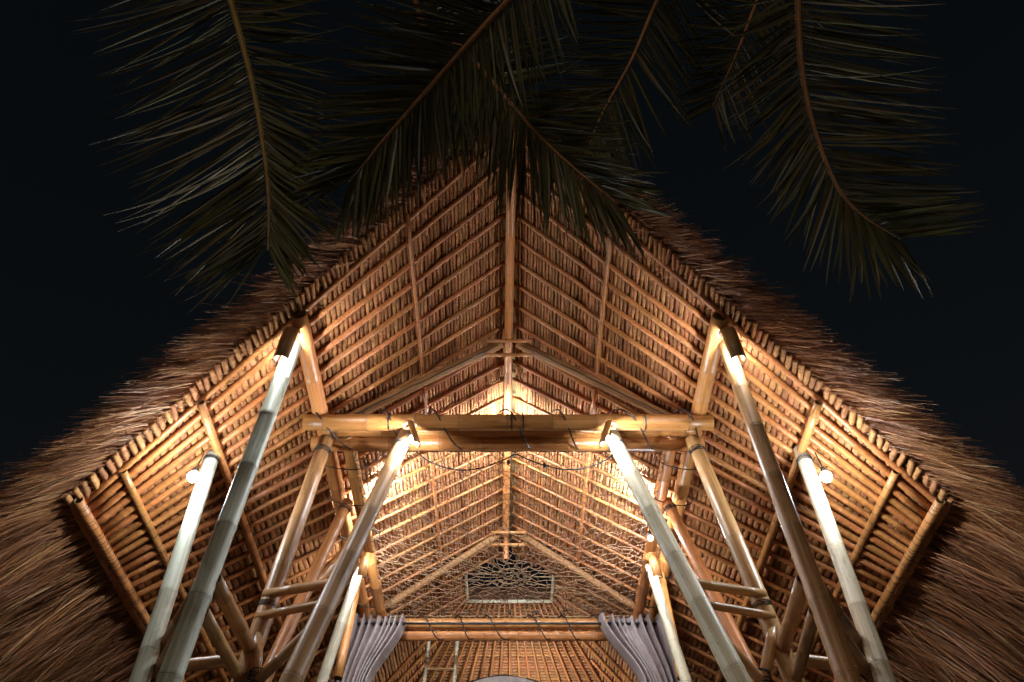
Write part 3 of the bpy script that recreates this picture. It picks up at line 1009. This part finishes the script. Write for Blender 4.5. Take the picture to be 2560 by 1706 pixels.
def spline(pts, n):
    P = [Vector(p) for p in pts]; P = [P[0] * 2 - P[1]] + P + [P[-1] * 2 - P[-2]]
    out = []
    segs = len(P) - 3
    for i in range(n + 1):
        s = segs * i / n; k = min(int(s), segs - 1); t = s - k
        a, b, c, d = P[k:k + 4]
        out.append(0.5 * ((2 * b) + (c - a) * t + (2 * a - 5 * b + 4 * c - d) * t * t + (3 * b - a - 3 * c + d) * t ** 3))
    return out


def frond(parent, crown, pts, lenl, lenr, al, ar, label, count=52, r0=.022, gap=0.0):
    """pts: midrib in house proportions; leaflets on both sides. al / ar: sweep of the leaflets towards the tip"""
    line = spline([W(*p) for p in pts], 60)
    full = spline([crown] + line[::6], 70)
    rc = tube('frond', full, [r0 * (1.25 - 1.1 * (i / 70)) for i in range(71)], M['rachis'], parent, 8)
    rc['label'] = label
    for i in range(count):
        t = (i + .5) / count; s = t * 60; k = min(int(s), 59)
        p = line[k].lerp(line[k + 1], s - k); tan = (line[min(60, k + 2)] - line[max(0, k - 1)]).normalized()
        nrm = (Vector((0, 0, -1)) * .75 + (Vector((0, 0, EYE)) - p).normalized() * .6); nrm = (nrm - tan * nrm.dot(tan)).normalized()
        side = tan.cross(nrm)
        for sd, ln, sw in ((1, lenl, al), (-1, lenr, ar)):
            if random.random() < .05: continue
            an = math.radians(sw[0] + (sw[1] - sw[0]) * t ** 1.5 + random.uniform(-6, 6))
            d = (side * sd * math.cos(an) + tan * math.sin(an) + nrm * random.uniform(-.10, .14)).normalized()
            L = ln * (1.0 - .5 * t ** 2.2) * random.uniform(.82, 1.08) * (0.75 + .25 * min(1, t * 6))
            yv = nrm.cross(d).normalized(); zv = d.cross(yv)
            tw = Matrix.Rotation(random.uniform(-.7, .7), 4, 'X')
            m = Matrix((d, yv, zv)).transposed().to_4x4()
            if zv.z < 0: m = m @ Matrix.Rotation(math.pi, 4, 'X')
            wd = random.uniform(.6, 1.15)
            o = bpy.data.objects.new('leaflet', random.choice(LEAF)); C.objects.link(o); o.parent = rc
            o.matrix_parent_inverse = PINV[parent.name] if False else Matrix.Identity(4)
            o.matrix_basis = Matrix.Translation(p + side * sd * .01) @ m @ tw @ Matrix.Diagonal((L, wd, max(.3, L), 1))
    return rc


def palm(label, foot, crown):
    e = empty('coconut_palm', foot, label, 'palm tree', 'coconut palms around the house')
    foot, crown = Vector(foot), Vector(crown)
    pts, rad = [], []
    for i in range(90):
        t = i / 89
        p = foot.lerp(crown, t); p.x += .35 * math.sin(t * math.pi)
        pts.append(p); rad.append((.17 - .06 * t + .10 * math.exp(-t * 14)) * (1.05 if i % 2 else 1.0))
    tube('trunk', pts, rad, M['bark'], e, 14)
    return e, crown


pl, c = palm('coconut palm with one long frond hanging over the left side of the roof', (-4.6, -2.6, 0), (-2.6, -.5, 8.2))
frond(pl, c, [(-.357, .107, .966), (-.327, .155, .881), (-.285, .211, .777), (-.256, .261, .69), (-.240, .296, .627), (-.231, .318, .575)], .98, .78, (0, 60), (36, 70), 'left hanging frond', 108)
pm, c = palm('coconut palm whose frond leans left before the gable peak', (1.2, -4.4, 0), (.7, -1.2, 8.6))
frond(pm, c, [(.065, .11, .989), (-.006, .159, .878), (-.068, .206, .793), (-.124, .25, .711), (-.161, .278, .64)], .84, .80, (36, 70), (40, 72), 'frond leaning left over the peak', 122)
pc, c = palm('coconut palm whose frond leans right before the gable peak', (-1.6, -3.6, 0), (-1.3, -.4, 9.0))
frond(pc, c, [(-.132, .2, 1.071), (-.067, .238, 1.006), (-.015, .272, .931), (.027, .302, .872), (.07, .326, .816), (.129, .352, .747)], .92, .90, (38, 70), (40, 70), 'frond leaning right over the peak', 122)
pr, c = palm('coconut palm with a curved frond hanging at the upper right', (4.6, -3.0, 0), (2.4, -.6, 8.9))
frond(pr, c, [(.365, .107, 1.004), (.346, .159, .903), (.336, .202, .834), (.33, .233, .773), (.334, .265, .725), (.341, .294, .666), (.360, .312, .634), (.388, .322, .605)], .72, .82, (40, 68), (14, 55), 'curved frond on the right', 104)
pf, c = palm('farther coconut palm with two dim fronds between the other palms', (3.2, -5.6, 0), (2.2, -1.4, 10.2))
frond(pf, c, [(.275, .143, 1.238), (.225, .202, 1.145), (.178, .266, 1.048), (.129, .322, .968), (.098, .37, .896)], .9, .9, (30, 58), (30, 58), 'dim frond behind the peak', 74)
frond(pf, c, [(.442, .149, 1.284), (.392, .21, 1.189), (.344, .271, 1.094), (.296, .322, 1.006)], .85, .85, (30, 60), (30, 60), 'dim frond deep in the shade', 70)
